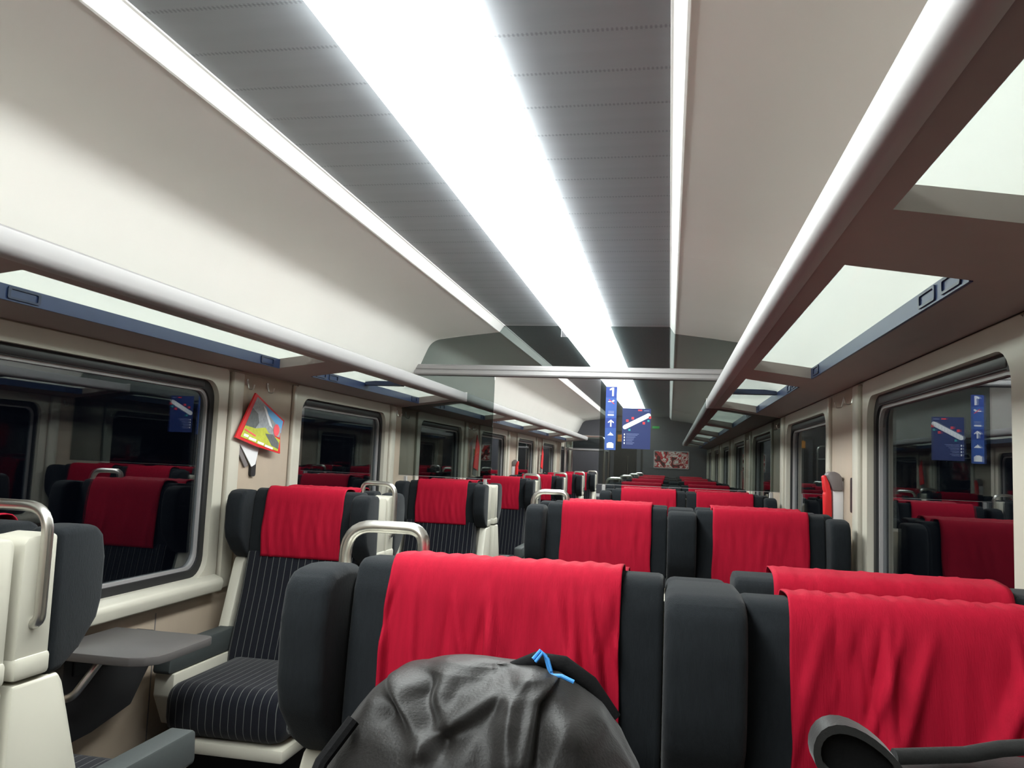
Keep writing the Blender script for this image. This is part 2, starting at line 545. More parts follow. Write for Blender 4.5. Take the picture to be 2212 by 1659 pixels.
while ly + LP / 2 < Y1:
    L = lamp0 if i == 0 else copy_tree(lamp0)
    L.location = (0, ly, ZC)
    L['label'] = lamp_label(ly)
    ly += LP; i += 1

# ------------------------------------------------------------------ luggage racks
def zs(o):                                   # soffit height over the offset from the centre line
    return 1.787 - (o - 0.88) * 0.139
H0, HL = 1.69, 1.80
RY0, RY1L, RY1R = Y0 + 0.02, 14.9, Y1 - 0.4
for sx, side, ye in ((-1, 'left', RY1L), (1, 'right', RY1R)):
    rk = thing('luggage_rack', 'overhead luggage rack with glass shelves above the %s seats' % ('single' if sx < 0 else 'double'), 'luggage rack', (sx * HW, 0, 1.75))
    def bl(mb, name, m, **kw):
        o = mb.build(name, m, rk, **kw); o.location = (-sx * HW, 0, -1.75); return o
    T = 0.044
    def strip(o0, o1, y0, y1, name='soffit'):
        return bl(MB().prism([(sx * o0, zs(o0)), (sx * o1, zs(o1)), (sx * o1, zs(o1) + T), (sx * o0, zs(o0) + T)], y0, y1, 'y'), name, M['soffit'], smooth=False)
    # front rail: rounded aluminium section with a lip
    prof = [(0.862, 1.836), (0.862, 1.800), (0.866, 1.788), (0.874, 1.779), (0.886, 1.775), (0.905, 1.777), (0.905, 1.822), (0.880, 1.824), (0.872, 1.838), (0.866, 1.841)]
    cuts = [RY0, YG - 0.003, YG + 0.003, ye]
    bl(MB().prism([(sx * a, b) for a, b in prof], RY0, YG - 0.002, 'y'), 'rail', M['alu'], angle=30)
    bl(MB().prism([(sx * a, b) for a, b in prof], YG + 0.002, ye, 'y'), 'rail', M['alu'], angle=30)
    strip(0.905, 0.954, RY0, ye)
    strip(1.190, HW - 0.010, RY0, ye)
    bl(MB().box(min(sx * (HW - 0.010), sx * HW), max(sx * (HW - 0.010), sx * HW), RY0, ye, zs(HW) + 0.004, zs(HW) + T), 'shadow_gap', M['gasket'])
    k = -1
    prev = RY0
    while True:
        a = H0 + WP * k; b = min(a + HL, ye - 0.06)
        if a > ye - 0.5: break
        strip(0.954, 1.190, prev, a)
        prev = b
        bl(MB().prism([(sx * 0.948, zs(0.95) + T), (sx * 1.196, zs(1.19) + T), (sx * 1.196, zs(1.19) + T + 0.006), (sx * 0.948, zs(0.95) + T + 0.006)], a - 0.01, b + 0.01, 'y'), 'glass_shelf', M['shelf'], smooth=False)
        # blue strip on the wall side of the opening, with card clips
        bs = bl(MB().box(min(sx * 1.182, sx * 1.190), max(sx * 1.182, sx * 1.190), a, b, zs(1.19) - 0.002, zs(1.19) + T - 0.002), 'blue_strip', M['blue'])
        for cy in (a + 0.10, a + 0.26, b - 0.12):
            MB().ring(rrect(cy - 0.06, cy + 0.06, zs(1.19) + 0.004, zs(1.19) + 0.038, 0.006, 2), rrect(cy - 0.05, cy + 0.05, zs(1.19) + 0.010, zs(1.19) + 0.032, 0.004, 2), sx * 1.178, sx * 1.184).build('card_clip', M['blue2'], bs)
        if k == 1:
            bl(MB().box(min(sx * 0.955, sx * 1.18), max(sx * 0.955, sx * 1.18), a + 0.72, a + 0.78, zs(1.07) + 0.012, zs(1.07) + T - 0.006), 'bracket', M['blue2'])
        k += 1
    strip(0.954, 1.190, prev, ye)

# ------------------------------------------------------------------ glass partition
ZBM0, ZBM1 = 1.966, 2.048
part = thing('glass_partition', 'smoked glass partition with aluminium crossbeam and open passage', 'partition', (0, YG, 0))
def pl(o):
    o.location = (0, -YG, 0); return o
bm_prof = [(YG - 0.030, ZBM0 + 0.004), (YG - 0.036, ZBM0 + 0.014), (YG - 0.036, ZBM0 + 0.036), (YG - 0.030, ZBM0 + 0.042), (YG - 0.036, ZBM0 + 0.048), (YG - 0.036, ZBM1 - 0.012), (YG - 0.030, ZBM1 - 0.002), (YG - 0.018, ZBM1), (YG + 0.03, ZBM1), (YG + 0.036, ZBM1 - 0.01), (YG + 0.036, ZBM0 + 0.01), (YG + 0.03, ZBM0), (YG - 0.018, ZBM0)]
pl(MB().prism(bm_prof, -1.265, 1.265, 'x').build('crossbeam', M['alu'], part, angle=25))
prof = ceil_profile(1)
rt = [(x - 0.004, z - 0.003) for x, z in prof if z > ZBM1] 
xw = 1.236
outl = [(-xw, ZBM1 - 0.02), (xw, ZBM1 - 0.02)] + rt[::-1] + [(0.600, 2.346)] + [(-0.600, 2.346)] + [(-x, z) for x, z in rt]
# leave room for the lamp run
outl2 = []
for p in outl:
    outl2.append(p)
    if p == (0.600, 2.346):
        outl2 += [(0.175, 2.346), (0.175, 2.265), (-0.175, 2.265), (-0.175, 2.346)]
pl(MB().prism(outl2, YG - 0.004, YG + 0.004, 'y').build('upper_pane', M['smoke'], part, smooth=False))
ZGB = 1.218
for sx, x0 in ((-1, 0.655), (1, 0.125)):
    poly = [(sx * x0, ZGB), (sx * 1.358, ZGB), (sx * 1.358, 1.72), (sx * 0.95, 1.775), (sx * 0.858, 1.775), (sx * 0.858, 1.845), (sx * 1.348, 1.855), (sx * 1.275, ZBM0 + 0.01), (sx * x0, ZBM0 + 0.01)]
    pl(MB().prism(poly, YG - 0.004, YG + 0.004, 'y').build('side_pane', M['smoke'], part, smooth=False))
    pl(MB().box(min(sx * x0, sx * 1.355), max(sx * x0, sx * 1.355), YG - 0.004, YG + 0.004, ZGB - 0.0025, ZGB).build('bottom_edge', M['alu'], part))
    # posts that carry the glass between the seat backs
    px = sx * 1.30
    pl(MB().box(px - 0.012, px + 0.012, YG - 0.010, YG + 0.010, 0.0, ZGB - 0.006, 0.003, 1).build('support_post', M['alu'], part))
    qx = sx * (x0 + 0.04)
    pl(MB().box(qx - 0.012, qx + 0.012, YG - 0.010, YG + 0.010, 0.0, ZGB - 0.006, 0.003, 1).build('support_post', M['alu'], part))

# signs on the glass
YS = YG - 0.0045
def plate(root, x0, x1, z0, z1, d0, d1, name, m, r=0.0):
    o = (MB().prism(rrect(x0, x1, z0, z1, r, 4), YS - d1, YS - d0, 'y') if r else MB().box(x0, x1, YS - d1, YS - d0, z0, z1)).build(name, m, root, smooth=False)
    o.location = (-root.location.x, -root.location.y, -root.location.z)
    return o
def shape(root, pts, d0, d1, name, m):
    o = MB().prism(pts, YS - d1, YS - d0, 'y').build(name, m, root, smooth=False)
    o.location = (-root.location.x, -root.location.y, -root.location.z)
    return o
sg = thing('class_sign', 'tall narrow blue pictogram sign with white figure 1 on glass', 'sign', (0.202, YS, 1.461))
X0, X1, Z0, Z1 = 0.163, 0.241, 1.461, 1.911
plate(sg, X0, X1, Z0, Z1, 0.0, 0.002, 'panel', M['signblue'])
def sz(f): return Z1 - (Z1 - Z0) * f
plate(sg, X0, X1, sz(0.655), sz(0.50), 0.002, 0.0026, 'arrow_field', M['signdark'])
plate(sg, X0, X1, sz(0.175), sz(0.0), 0.002, 0.0026, 'number_field', M['signdark'])
cxs = 0.203
shape(sg, [(cxs + 0.003, sz(0.15)), (cxs + 0.016, sz(0.15)), (cxs + 0.016, sz(0.015)), (cxs + 0.004, sz(0.015)), (cxs - 0.014, sz(0.036)), (cxs - 0.014, sz(0.060)), (cxs + 0.003, sz(0.050))], 0.0026, 0.0032, 'figure', M['ink'])
shape(sg, [(cxs - 0.024, sz(0.245)), (cxs + 0.010, sz(0.245)), (cxs + 0.020, sz(0.232)), (cxs + 0.022, sz(0.215)), (cxs + 0.012, sz(0.208)), (cxs + 0.002, sz(0.232)), (cxs - 0.024, sz(0.232))], 0.002, 0.0026, 'cigarette', M['ink'])
shape(sg, [(cxs - 0.020, sz(0.205)), (cxs - 0.014, sz(0.203)), (cxs + 0.022, sz(0.272)), (cxs + 0.016, sz(0.276))], 0.0026, 0.0032, 'red_bar', M['inkred'])
for k in range(3):
    plate(sg, cxs - 0.020, cxs + 0.020, sz(0.395 + 0.014 * k), sz(0.387 + 0.014 * k), 0.002, 0.0026, 'text_line', M['inkgrey'])
plate(sg, cxs - 0.024, cxs + 0.020, sz(0.462), sz(0.438), 0.002, 0.0026, 'pictogram', M['ink'], 0.004)
shape(sg, [(cxs - 0.005, sz(0.635)), (cxs + 0.005, sz(0.635)), (cxs + 0.005, sz(0.560)), (cxs + 0.021, sz(0.578)), (cxs + 0.021, sz(0.560)), (cxs, sz(0.522)), (cxs - 0.021, sz(0.560)), (cxs - 0.021, sz(0.578)), (cxs - 0.005, sz(0.560))], 0.0026, 0.0032, 'arrow', M['ink'])
shape(sg, [(cxs - 0.023, sz(0.772)), (cxs + 0.022, sz(0.772)), (cxs + 0.008, sz(0.735)), (cxs + 0.003, sz(0.738)), (cxs - 0.001, sz(0.715)), (cxs - 0.006, sz(0.738))], 0.002, 0.0026, 'pictogram', M['ink'])
shape(sg, [(cxs - 0.025, sz(0.970)), (cxs + 0.023, sz(0.970)), (cxs + 0.023, sz(0.900)), (cxs + 0.014, sz(0.890)), (cxs + 0.010, sz(0.880)), (cxs - 0.012, sz(0.880)), (cxs - 0.016, sz(0.890)), (cxs - 0.025, sz(0.900))], 0.002, 0.0026, 'pictogram', M['ink'])

mp_ = thing('coach_plan_sign', 'square dark blue coach plan with diagonal white bar on glass', 'sign', (0.382, YS, 1.474))
A0, A1, B0, B1 = 0.283, 0.482, 1.474, 1.760
plate(mp_, A0, A1, B0, B1, 0.0, 0.002, 'panel', M['mapblue'])
def mpx(u, v): return A0 + (A1 - A0) * u, B1 - (B1 - B0) * v
def capsule(p, q, r, n=6):
    a = math.atan2(q[1] - p[1], q[0] - p[0]); pts = []
    for k in range(n + 1):
        t = a - PI / 2 + PI * k / n; pts.append((q[0] + r * math.cos(t), q[1] + r * math.sin(t)))
    for k in range(n + 1):
        t = a + PI / 2 + PI * k / n; pts.append((p[0] + r * math.cos(t), p[1] + r * math.sin(t)))
    return pts
shape(mp_, capsule(mpx(0.10, 0.47), mpx(0.92, 0.165), 0.0155), 0.002, 0.0026, 'coach_bar', M['ink'])
for k in range(9):
    c = mpx(0.14 + 0.09 * k, 0.455 - 0.0335 * k)
    plate(mp_, c[0] - 0.0006, c[0] + 0.0006, c[1] - 0.012, c[1] + 0.012, 0.0026, 0.0029, 'seat_mark', M['inkgrey'])
for u, v in ((0.18, 0.31), (0.37, 0.245), (0.76, 0.36), (0.97, 0.215)):
    c = mpx(u, v); plate(mp_, c[0] - 0.0085, c[0] + 0.0085, c[1] - 0.0085, c[1] + 0.0085, 0.002, 0.0026, 'red_mark', M['inkred'])
for u, v in ((0.92, 0.30), (0.26, 0.535)):
    c = mpx(u, v); plate(mp_, c[0] - 0.007, c[0] + 0.007, c[1] - 0.007, c[1] + 0.007, 0.002, 0.0026, 'teal_mark', M['inkteal'])
c = mpx(0.62, 0.045); plate(mp_, c[0] - 0.014, c[0] + 0.014, c[1] - 0.005, c[1] + 0.005, 0.002, 0.0026, 'logo_block', M['inkred'])
c = mpx(0.85, 0.052); plate(mp_, c[0] - 0.018, c[0] + 0.018, c[1] - 0.002, c[1] + 0.002, 0.002, 0.0026, 'text_line', M['inkgrey'])
for k in range(4):
    v = 0.65 + 0.072 * k
    c = mpx(0.09, v); plate(mp_, c[0] - 0.004, c[0] + 0.004, c[1] - 0.006, c[1] + 0.006, 0.002, 0.0026, 'key_mark', M['ink'])
    for j in range(2):
        p, q = mpx(0.15, v - 0.016 + 0.032 * j), mpx((0.60, 0.48, 0.42, 0.44)[k] - 0.05 * j, v + 0.0)
        plate(mp_, p[0], q[0], p[1] - 0.0016, p[1] + 0.0016, 0.002, 0.0026, 'text_line', M['inkgrey'])

# ------------------------------------------------------------------ end wall: door, poster, small notices
d = bpy.data.objects.new('door_1', None); COL.objects.link(d); d.location = (-0.27, Y1, 0); tag(d, kind='structure')
def dl(o):
    o.location = (0.27, -Y1, 0); return o
dl(MB().ring([(-0.62, 0.0), (0.08, 0.0), (0.08, 2.05), (-0.62, 2.05)], [(-0.58, 0.02), (0.04, 0.02), (0.04, 2.01), (-0.58, 2.01)], Y1 - 0.02, Y1 - 0.001, 'y').build('frame', M['black'], d, smooth=False))
dl(MB().box(-0.578, 0.038, Y1 - 0.012, Y1 - 0.002, 0.025, 2.005).build('door_leaf', M['endwall'], d))
dl(MB().box(-0.50, -0.04, Y1 - 0.016, Y1 - 0.0125, 0.95, 1.85, 0.001, 1).build('pane', M['gasket'], d))
dl(MB().tube([(-0.22, Y1 - 0.03, 0.95), (-0.22, Y1 - 0.03, 1.55)], 0.012, 8).build('handle', M['chrome'], d))

ps = thing('wall_poster', 'framed red and white poster on the dark end wall', 'poster', (0.652, Y1 - 0.02, 1.33))
def ql(o, r=ps):
    o.location = -r.location; return o
pm_ = bpy.data.materials.new('poster_print'); pm_.use_nodes = True
nt = pm_.node_tree
tc = nt.nodes.new('ShaderNodeTexCoord'); nz = nt.nodes.new('ShaderNodeTexNoise'); nz.inputs['Scale'].default_value = 6.0; nz.inputs['Distortion'].default_value = 1.2
nt.links.new(tc.outputs['Object'], nz.inputs['Vector'])
cr = nt.nodes.new('ShaderNodeValToRGB')
cr.color_ramp.interpolation = 'CONSTANT'
els = cr.color_ramp.elements
els[0].position = 0.0; els[0].color = lin((60, 20, 24)) + (1,)
els[1].position = 0.40; els[1].color = lin((190, 40, 50)) + (1,)
for p, c in ((0.50, (222, 214, 206)), (0.56, (170, 60, 60)), (0.62, (214, 206, 200)), (0.70, (120, 110, 90))):
    e = els.new(p); e.color = lin(c) + (1,)
nt.links.new(nz.outputs['Fac'], cr.inputs[0]); nt.links.new(cr.outputs[0], nt.nodes['Principled BSDF'].inputs['Base Color'])
ql(MB().ring(rrect(0.300, 1.004, 1.318, 1.678, 0.02, 3), rrect(0.318, 0.986, 1.336, 1.660, 0.012, 3), Y1 - 0.022, Y1 - 0.001, 'y').build('frame', M['alu'], ps))
ql(MB().box(0.316, 0.988, Y1 - 0.012, Y1 - 0.002, 1.334, 1.662).build('print', pm_, ps))
no = thing('orange_notice', 'small orange notice of two squares beside the end door', 'notice', (-0.398, Y1 - 0.014, 1.83))
for k in range(2):
    o = MB().box(-0.44, -0.355, Y1 - 0.020, Y1 - 0.0165, 1.83 + 0.075 * k, 1.898 + 0.075 * k, 0.001, 1).build('square', M['inkorange'], no); o.location = -no.location
gx = MB().box(0.26, 0.40, Y1 - 0.012, Y1 - 0.001, 2.12, 2.17, 0.003, 1).build('exit_sign', M['inkgreen'])
tag(gx, 'small green exit plate high on the dark end wall', 'sign')

# ------------------------------------------------------------------ seats
def seat_parts(t, cx, cover_mesh=None, dz=0.0, pinw=0.25):
    """one sitting place centred on cx; faces -y; y = 0 is the plane between two back-to-back seats"""
    def X(pts): return [(-a, b) for a, b in pts]
    bk = [(0.085, 0.40), (0.205, 0.40), (0.292, 0.44), (0.286, 0.50), (0.250, 0.62), (0.210, 0.75), (0.185, 0.86), (0.170, 0.925), (0.080, 0.925)]
    MB().prism(X(bk), cx - pinw, cx + pinw, 'x', 0.018, 3).build('backrest', M['pin'], t, angle=50)
    hp = [(0.085, 0.905), (0.168, 0.905), (0.170, 0.96), (0.160, 1.08), (0.148, 1.16), (0.132, 1.196), (0.110, 1.205), (0.042, 1.202), (0.028, 1.192), (0.028, 1.10), (0.085, 1.09)]
    MB().prism(X([(a, b + dz - 0.014) for a, b in hp]), cx - 0.246, cx + 0.246, 'x', 0.012, 2).build('headrest', M['velour'], t, angle=50)
    MB().box(cx - 0.247, cx + 0.247, -0.740, -0.18, 0.300, 0.490, 0.065, 5).build('cushion', M['pin'], t, angle=60)
    MB().box(cx - 0.245, cx + 0.245, -0.728, -0.10, 0.248, 0.297, 0.012, 2).build('cushion_base', M['shell'], t)

COVER_PATH = [(0.177, 0.912), (0.179, 0.96), (0.176, 1.02), (0.169, 1.08), (0.163, 1.12), (0.157, 1.16), (0.150, 1.183), (0.141, 1.201), (0.128, 1.2115), (0.108, 1.2135), (0.080, 1.2125), (0.050, 1.210), (0.034, 1.206), (0.024, 1.196), (0.020, 1.182), (0.020, 1.165)]
def cover(t, cx, folds=0.0, seed=0, dz=0.0, width=0.365, nu=40, skew=0.0):
    rnd = random.Random(seed)
    P = [Vector(p) for p in COVER_PATH]
    seg = [0.0]
    for a, b in zip(P[:-1], P[1:]): seg.append(seg[-1] + (b - a).length)
    tot = seg[-1]
    def path(s):
        s *= tot
        for i in range(len(P) - 1):
            if s <= seg[i + 1] + 1e-9:
                f = (s - seg[i]) / (seg[i + 1] - seg[i]); return P[i].lerp(P[i + 1], f)
        return P[-1]
    waves = [(rnd.uniform(-0.5, 0.5), rnd.uniform(0.005, 0.012), rnd.uniform(0.3, 1.0) * rnd.choice((1, 1, -0.6)), rnd.uniform(-0.10, 0.10)) for _ in range(16)]
    m = MB()
    nv = 36
    def fn(u, v):
        p = path(v)
        x = (u - 0.5) * width
        hang = max(0.0, min(1.0, (1.19 - p.y) / 0.10)) if v < 0.6 else 0.0
        low = max(0.0, min(1.0, (1.20 - p.y) / 0.28)) if v < 0.6 else 0.0
        d = 0.0010 * math.sin(u * 61 + 2 * math.sin(v * 5)) * hang
        for c, wd, am, sk in waves:
            q = (x - c * width - sk * low - skew * low) / (wd * (0.7 + 0.8 * low))
            d += folds * am * math.exp(-q * q) * (0.03 + 0.97 * hang)
        # top hem a little ragged
        zz = p.y + dz - 0.014 + (0.0010 * math.sin(u * 33 + seed) + 0.0010 * math.sin(u * 91)) * (1.0 if v > 0.7 else 0.0)
        xe = x * (1.0 + 0.012 * low) + 0.003 * math.sin(v * 13 + seed) * low
        return (cx + xe, -(p.x + max(d, -0.004)), zz)
    m.grid(fn, nu, nv)
    o = m.build('headrest_cover', M['red'], t, angle=80)
    sol = o.modifiers.new('thick', 'SOLIDIFY'); sol.thickness = 0.0025; sol.offset = 1.0
    return o

def wing(t, x0, x1, dz=0.0, r=0.022, yb=0.098):
    w = [(yb, 1.190), (0.16, 1.196), (0.215, 1.192), (0.240, 1.172), (0.252, 1.12), (0.252, 1.03), (0.240, 0.985), (0.190, 0.928), (0.14, 0.895), (0.098, 0.890)] + ([(0.098, 1.10), (yb, 1.11)] if yb < 0.09 else [])
    return MB().prism([(-a, b + dz - 0.012) for a, b in w], x0, x1, 'x', r, 3).build('wing', M['velour'], t, angle=50)

def shell_parts(t, hw, top=1.146):
    """white back shell over the full width hw either side of the middle"""
    up_ = [(0.008, 0.892), (0.008, top - 0.018), (0.018, top - 0.006), (0.078, top), (0.096, top - 0.006), (0.098, 0.892)]
    MB().prism([(-a, b) for a, b in up_], -hw + 0.002, hw - 0.002, 'x', 0.006, 2).build('back_shell', M['shell'], t)
    MB().box(-hw - 0.003, hw + 0.003, -0.100, -0.006, 0.888, 0.935, 0.010, 2).build('shell_ledge', M['shell'], t)
    lo = [(0.008, 0.35), (0.008, 0.882), (0.130, 0.882), (0.145, 0.86), (0.212, 0.66), (0.262, 0.52), (0.275, 0.40), (0.27, 0.35)]
    for s in (-1, 1):
        MB().prism([(-a, b) for a, b in lo], s * (hw - 0.050), s * hw, 'x', 0.008, 2).build('side_panel', M['shell'], t)
    MB().box(-hw + 0.05, hw - 0.05, -0.045, -0.008, 0.35, 0.882).build('rear_panel', M['shell'], t)

def armrest(t, x0, x1):
    MB().prism([(-0.22, 0.505), (-0.22, 0.598), (-0.670, 0.598), (-0.682, 0.590), (-0.688, 0.515), (-0.680, 0.505)], x0, x1, 'x', 0.008, 2).build('armrest', M['arm'], t)
    MB().prism([(-0.22, 0.300), (-0.22, 0.503), (-0.660, 0.503), (-0.664, 0.42), (-0.60, 0.300)], x0 + 0.006, x1 - 0.006, 'x', 0.006, 2).build('arm_panel', M['shell'], t)

def pedestal(t, hw):
    MB().box(-hw + 0.06, hw - 0.06, -0.50, -0.12, 0.0, 0.246, 0.01, 2).build('pedestal', M['black'], t)

def handle(t, xa, xb, s, hy):
    """grab handle: xa aisle leg down the outside of the shell, xb inner leg; s = sign towards the aisle"""
    pts = fillet([(xa - s * 0.045, hy, 0.995), (xa, hy, 0.995), (xa, hy, 1.228), (xb, hy, 1.228), (xb, hy, 1.165)], 0.055, 7)
    MB().tube(pts, 0.0115, 12).build('grab_handle', M['chrome'], t, angle=70)

def single_seat(label, group=None, cov=(0.004, 1), hand=0):
    t = thing('single_seat', label, 'train seat', group=group)
    seat_parts(t, 0)
    cover(t, 0, cov[0], cov[1])
    for s in (-1, 1):
        wing(t, s * 0.2475, s * 0.328)
        armrest(t, s * 0.252, s * 0.322)
    shell_parts(t, 0.328, 1.174)
    pedestal(t, 0.32)
    return t

def double_seat(label, group=None, gap=0.304, cov=((0.004, 2), (0.004, 3)), dz=(0, 0), nu=40, skew=(0, 0), wdz=0.0):
    t = thing('double_seat', label, 'train seat', group=group)
    for i, s in enumerate((-1, 1)):
        seat_parts(t, s * gap, dz=dz[i])
        cover(t, s * gap, cov[i][0], cov[i][1], dz[i], nu=nu, skew=skew[i])
        wing(t, s * (gap + 0.2475), s * (gap + 0.322), wdz)
        armrest(t, s * (gap + 0.252), s * (gap + 0.312))
    if gap > 0.28:
        wing(t, -gap + 0.2475, gap - 0.2475, wdz, 0.026, 0.03)
        armrest(t, -0.045, 0.045)
    shell_parts(t, gap + 0.322)
    pedestal(t, gap + 0.3)
    return t

ORD = ['first', 'second', 'third', 'fourth']
def place(k):
    """where pair k stands, said by the glass partition"""
    if k == 2: return None
    if k < 2: return 'this side' if k == 1 else 'two'
    return ORD[k - 3]
protoL = single_seat('x'); protoR = double_seat('x'); protoN = double_seat('x', gap=0.249)
near = double_seat('black velour double seat with creased red covers behind the black backpack', cov=((0.022, 11), (0.022, 23)), dz=(0.0, -0.022), nu=110, skew=(0.02, -0.03))
backed = double_seat('x', dz=(-0.010, -0.028), wdz=-0.03)
usedL = usedR = usedN = False
CL, CR = 1.40, 1.41
XL, XR, XN = -0.952, 0.672, 0.733
LLAB = {(0, 0): 'single seat backing onto the white-shelled seat beside the folding table, opposite the backpack',
        (0, 1): 'single seat showing white shell and chrome handle, opposite the folding table from magazine pillar',
        (1, 0): 'pinstriped single seat with red cover below the pillar with the magazine',
        (1, 1): 'single seat backing onto the one below the hanging magazine',
        (2, 0): 'single seat whose back stands before the left pane of the glass partition',
        (2, 1): 'single seat right behind the left pane of the glass partition'}
RLAB = {(0, 1): 'double seat backing onto the one that holds the backpack',
        (1, 0): 'double seat beside red wall device, facing the row with the backpack',
        (1, 1): 'double seat backing onto the one beside the red wall device',
        (2, 0): 'narrower double seat just before the signs on the glass partition',
        (2, 1): 'narrower double seat right behind the signs on the glass partition'}
for k in range(7):
    for f in (0, 1):
        # left, single
        o = protoL if not usedL else copy_tree(protoL); usedL = True
        yo = CL + PITCH * k if k != 2 else (5.725, 5.835)[f]
        o.location = (XL, yo - 0.004 if f == 0 else yo + 0.004, 0); o.rotation_euler = (0, 0, PI * f)
        way = 'facing away from the poster wall' if f == 0 else 'facing the poster wall'
        o['label'] = LLAB.get((k, f)) or 'single seat %s, %s row past the glass partition' % (way, ORD[k - 3])
        o['group'] = 'single seats with red head covers'
        # right, double
        yo = CR + PITCH * k if k != 2 else (5.725, 5.835)[f]
        if k == 0 and f == 0:
            o = near
        elif k == 0:
            o = backed
        elif k == 2:
            o = protoN if not usedN else copy_tree(protoN); usedN = True
        else:
            o = protoR if not usedR else copy_tree(protoR); usedR = True
        o.location = (XN if k == 2 else XR, yo - 0.004 if f == 0 else yo + 0.004, 0); o.rotation_euler = (0, 0, PI * f)
        if (k, f) != (0, 0):
            o['label'] = RLAB.get((k, f)) or 'double seat %s, %s row past the glass partition' % (way, ORD[k - 3])
        o['group'] = 'double seats with red head covers'
# grab handles belong to the seats that face the camera's row, not to those at the partition
seatsL = sorted([o for o in COL.objects if o.name.startswith('single_seat') and abs(o.rotation_euler[2]) > 1.0], key=lambda o: o.location.y)
seatsR = sorted([o for o in COL.objects if o.name.startswith('double_seat') and abs(o.rotation_euler[2]) > 1.0], key=lambda o: o.location.y)
tmpl = None
for s in seatsL:
    if abs(s.location.y - YG) < 0.5: continue
    handle(s, -0.341, -0.185, -1, -0.046)
for s in seatsR:
    if abs(s.location.y - YG) < 0.5: continue
    handle(s, 0.640, 0.490, 1, -0.026)

# ------------------------------------------------------------------ tables and bins below the left windows
def make_table():
    t = thing('folding_table', 'x', 'table')
    MB().prism([(0.0, -0.185), (0.0, 0.185), (0.36, 0.185), (0.385, 0.178), (0.395, 0.155), (0.395, -0.08), (0.388, -0.125), (0.362, -0.162), (0.32, -0.182), (0.27, -0.185)], -0.014, 0.014, 'z', 0.004, 2).build('table_top', M['table'], t)
    MB().tube(fillet([(0.17, -0.10, -0.016), (0.125, -0.165, -0.125), (0.078, -0.165, -0.140)], 0.02, 4), 0.013, 10).build('support_arm', M['chrome'], t)
    return t
def make_bin():
    t = thing('waste_bin', 'x', 'bin')
    MB().prism([(-0.10, 0.295), (0.37, 0.295), (0.375, 0.19), (0.325, 0.13), (0.262, 0.05), (0.06, 0.012), (-0.10, 0.005)], 0.0, 0.075, 'x', 0.006, 2).build('body', M['bin'], t)
    MB().box(0.070, 0.082, -0.06, 0.30, 0.225, 0.285, 0.003, 1).build('flap', M['black'], t)
    return t
tb, bn = make_table(), make_bin()
TL = ['dark grey folding table by the window nearest the hanging magazine', 'grey folding table between the magazine pillar and the glass partition', 'grey folding table in the first bay past the glass partition', 'grey folding table in the second bay past the glass partition', 'grey folding table in the third bay past the glass partition']
BL = [s.replace('dark grey folding table by the window nearest the hanging magazine', 'dark wedge-shaped waste bin under the window table nearest the magazine').replace('grey folding table', 'dark waste bin under the table') for s in TL]
for i in range(5):
    a = tb if i == 0 else copy_tree(tb)
    a.location = (-HW + 0.035, 2.485 + PITCH * i + (0.16 if i == 2 else 0), 0.690); a['label'] = TL[i]; a['group'] = 'folding tables under the left windows'
    b = bn if i == 0 else copy_tree(bn)
    b.location = (-HW + 0.003, 2.47 + PITCH * i, 0.37); b['label'] = BL[i]; b['group'] = 'waste bins under the left tables'

# ------------------------------------------------------------------ pillar fittings
def coat_hook(sx, y, z, label):
    t = thing('coat_hook', label, 'hook', (sx * (HW - 0.006), y, z), 0, 'coat hooks on the window pillars')
    MB().box(min(0, -sx * 0.004), max(0, -sx * 0.004), -0.008, 0.008, 0.0, 0.03, 0.001, 1).build('back_plate', M['chrome'], t)
    MB().tube(fillet([(-sx * 0.004, 0, 0.022), (-sx * 0.012, 0, -0.018), (-sx * 0.034, 0, -0.020), (-sx * 0.040, 0, 0.004)], 0.008, 3), 0.003, 6).build('hook', M['chrome'], t)
for k in range(0, 3):
    yb = W1 + WP * k
    for j, dy in enumerate((0.165, 0.36)):
        where = ('above the magazine' if k == 0 else 'on the %s pillar past the magazine' % ('first', 'second')[k - 1])
        coat_hook(-1, yb + dy, 1.662, 'wire coat hook %s, single seats, %s' % (where, ('by the post', 'mid panel')[j]))
        where = ('above the red wall device' if k == 0 else 'on the %s pillar past the red device' % ('first', 'second')[k - 1])
        coat_hook(1, yb + dy, 1.662, 'wire coat hook %s, double seats, %s' % (where, ('by the post', 'mid panel')[j]))

# magazine hung askew on the pillar by the first left window
mg = thing('magazine', 'glossy magazine with mountain cover and red border hung on pillar', 'magazine', (-1.325, 3.60, 1.45))
xm = -1.322
def mlay(pts, d0, d1, name, m):
    o = MB().prism(pts, xm + d0, xm + d1, 'x').build(name, m, mg, smooth=False); o.location = -mg.location; return o
TLc, TRc, BRc, BLc = Vector((3.53, 1.628)), Vector((3.835, 1.512)), Vector((3.812, 1.345)), Vector((3.372, 1.412))
KN = Vector((3.80, 1.44))
def mq(u, v):                                # u across the cover, v down it
    a = TLc.lerp(TRc, u); b = BLc.lerp(BRc, u); p = a.lerp(b, v)
    return (p.x, p.y)
mlay([mq(0, 0), mq(1, 0), (KN.x, KN.y), mq(1, 1), mq(0.45, 1.03), mq(0, 1)], 0.0, 0.008, 'pages', M['redplastic'])
i0, i1 = 0.075, 0.96
mlay([mq(i0, 0.05), mq(i1, 0.05), mq(i1 - 0.02, 0.42), mq(i0, 0.42)], 0.008, 0.0086, 'sky', M['sky'])
mlay([mq(i0, 0.04), mq(0.34, 0.05), mq(0.50, 0.20), mq(0.72, 0.26), mq(0.93, 0.30), mq(0.92, 0.56), mq(i0, 0.72)], 0.0086, 0.009, 'mountain', M['rock'])
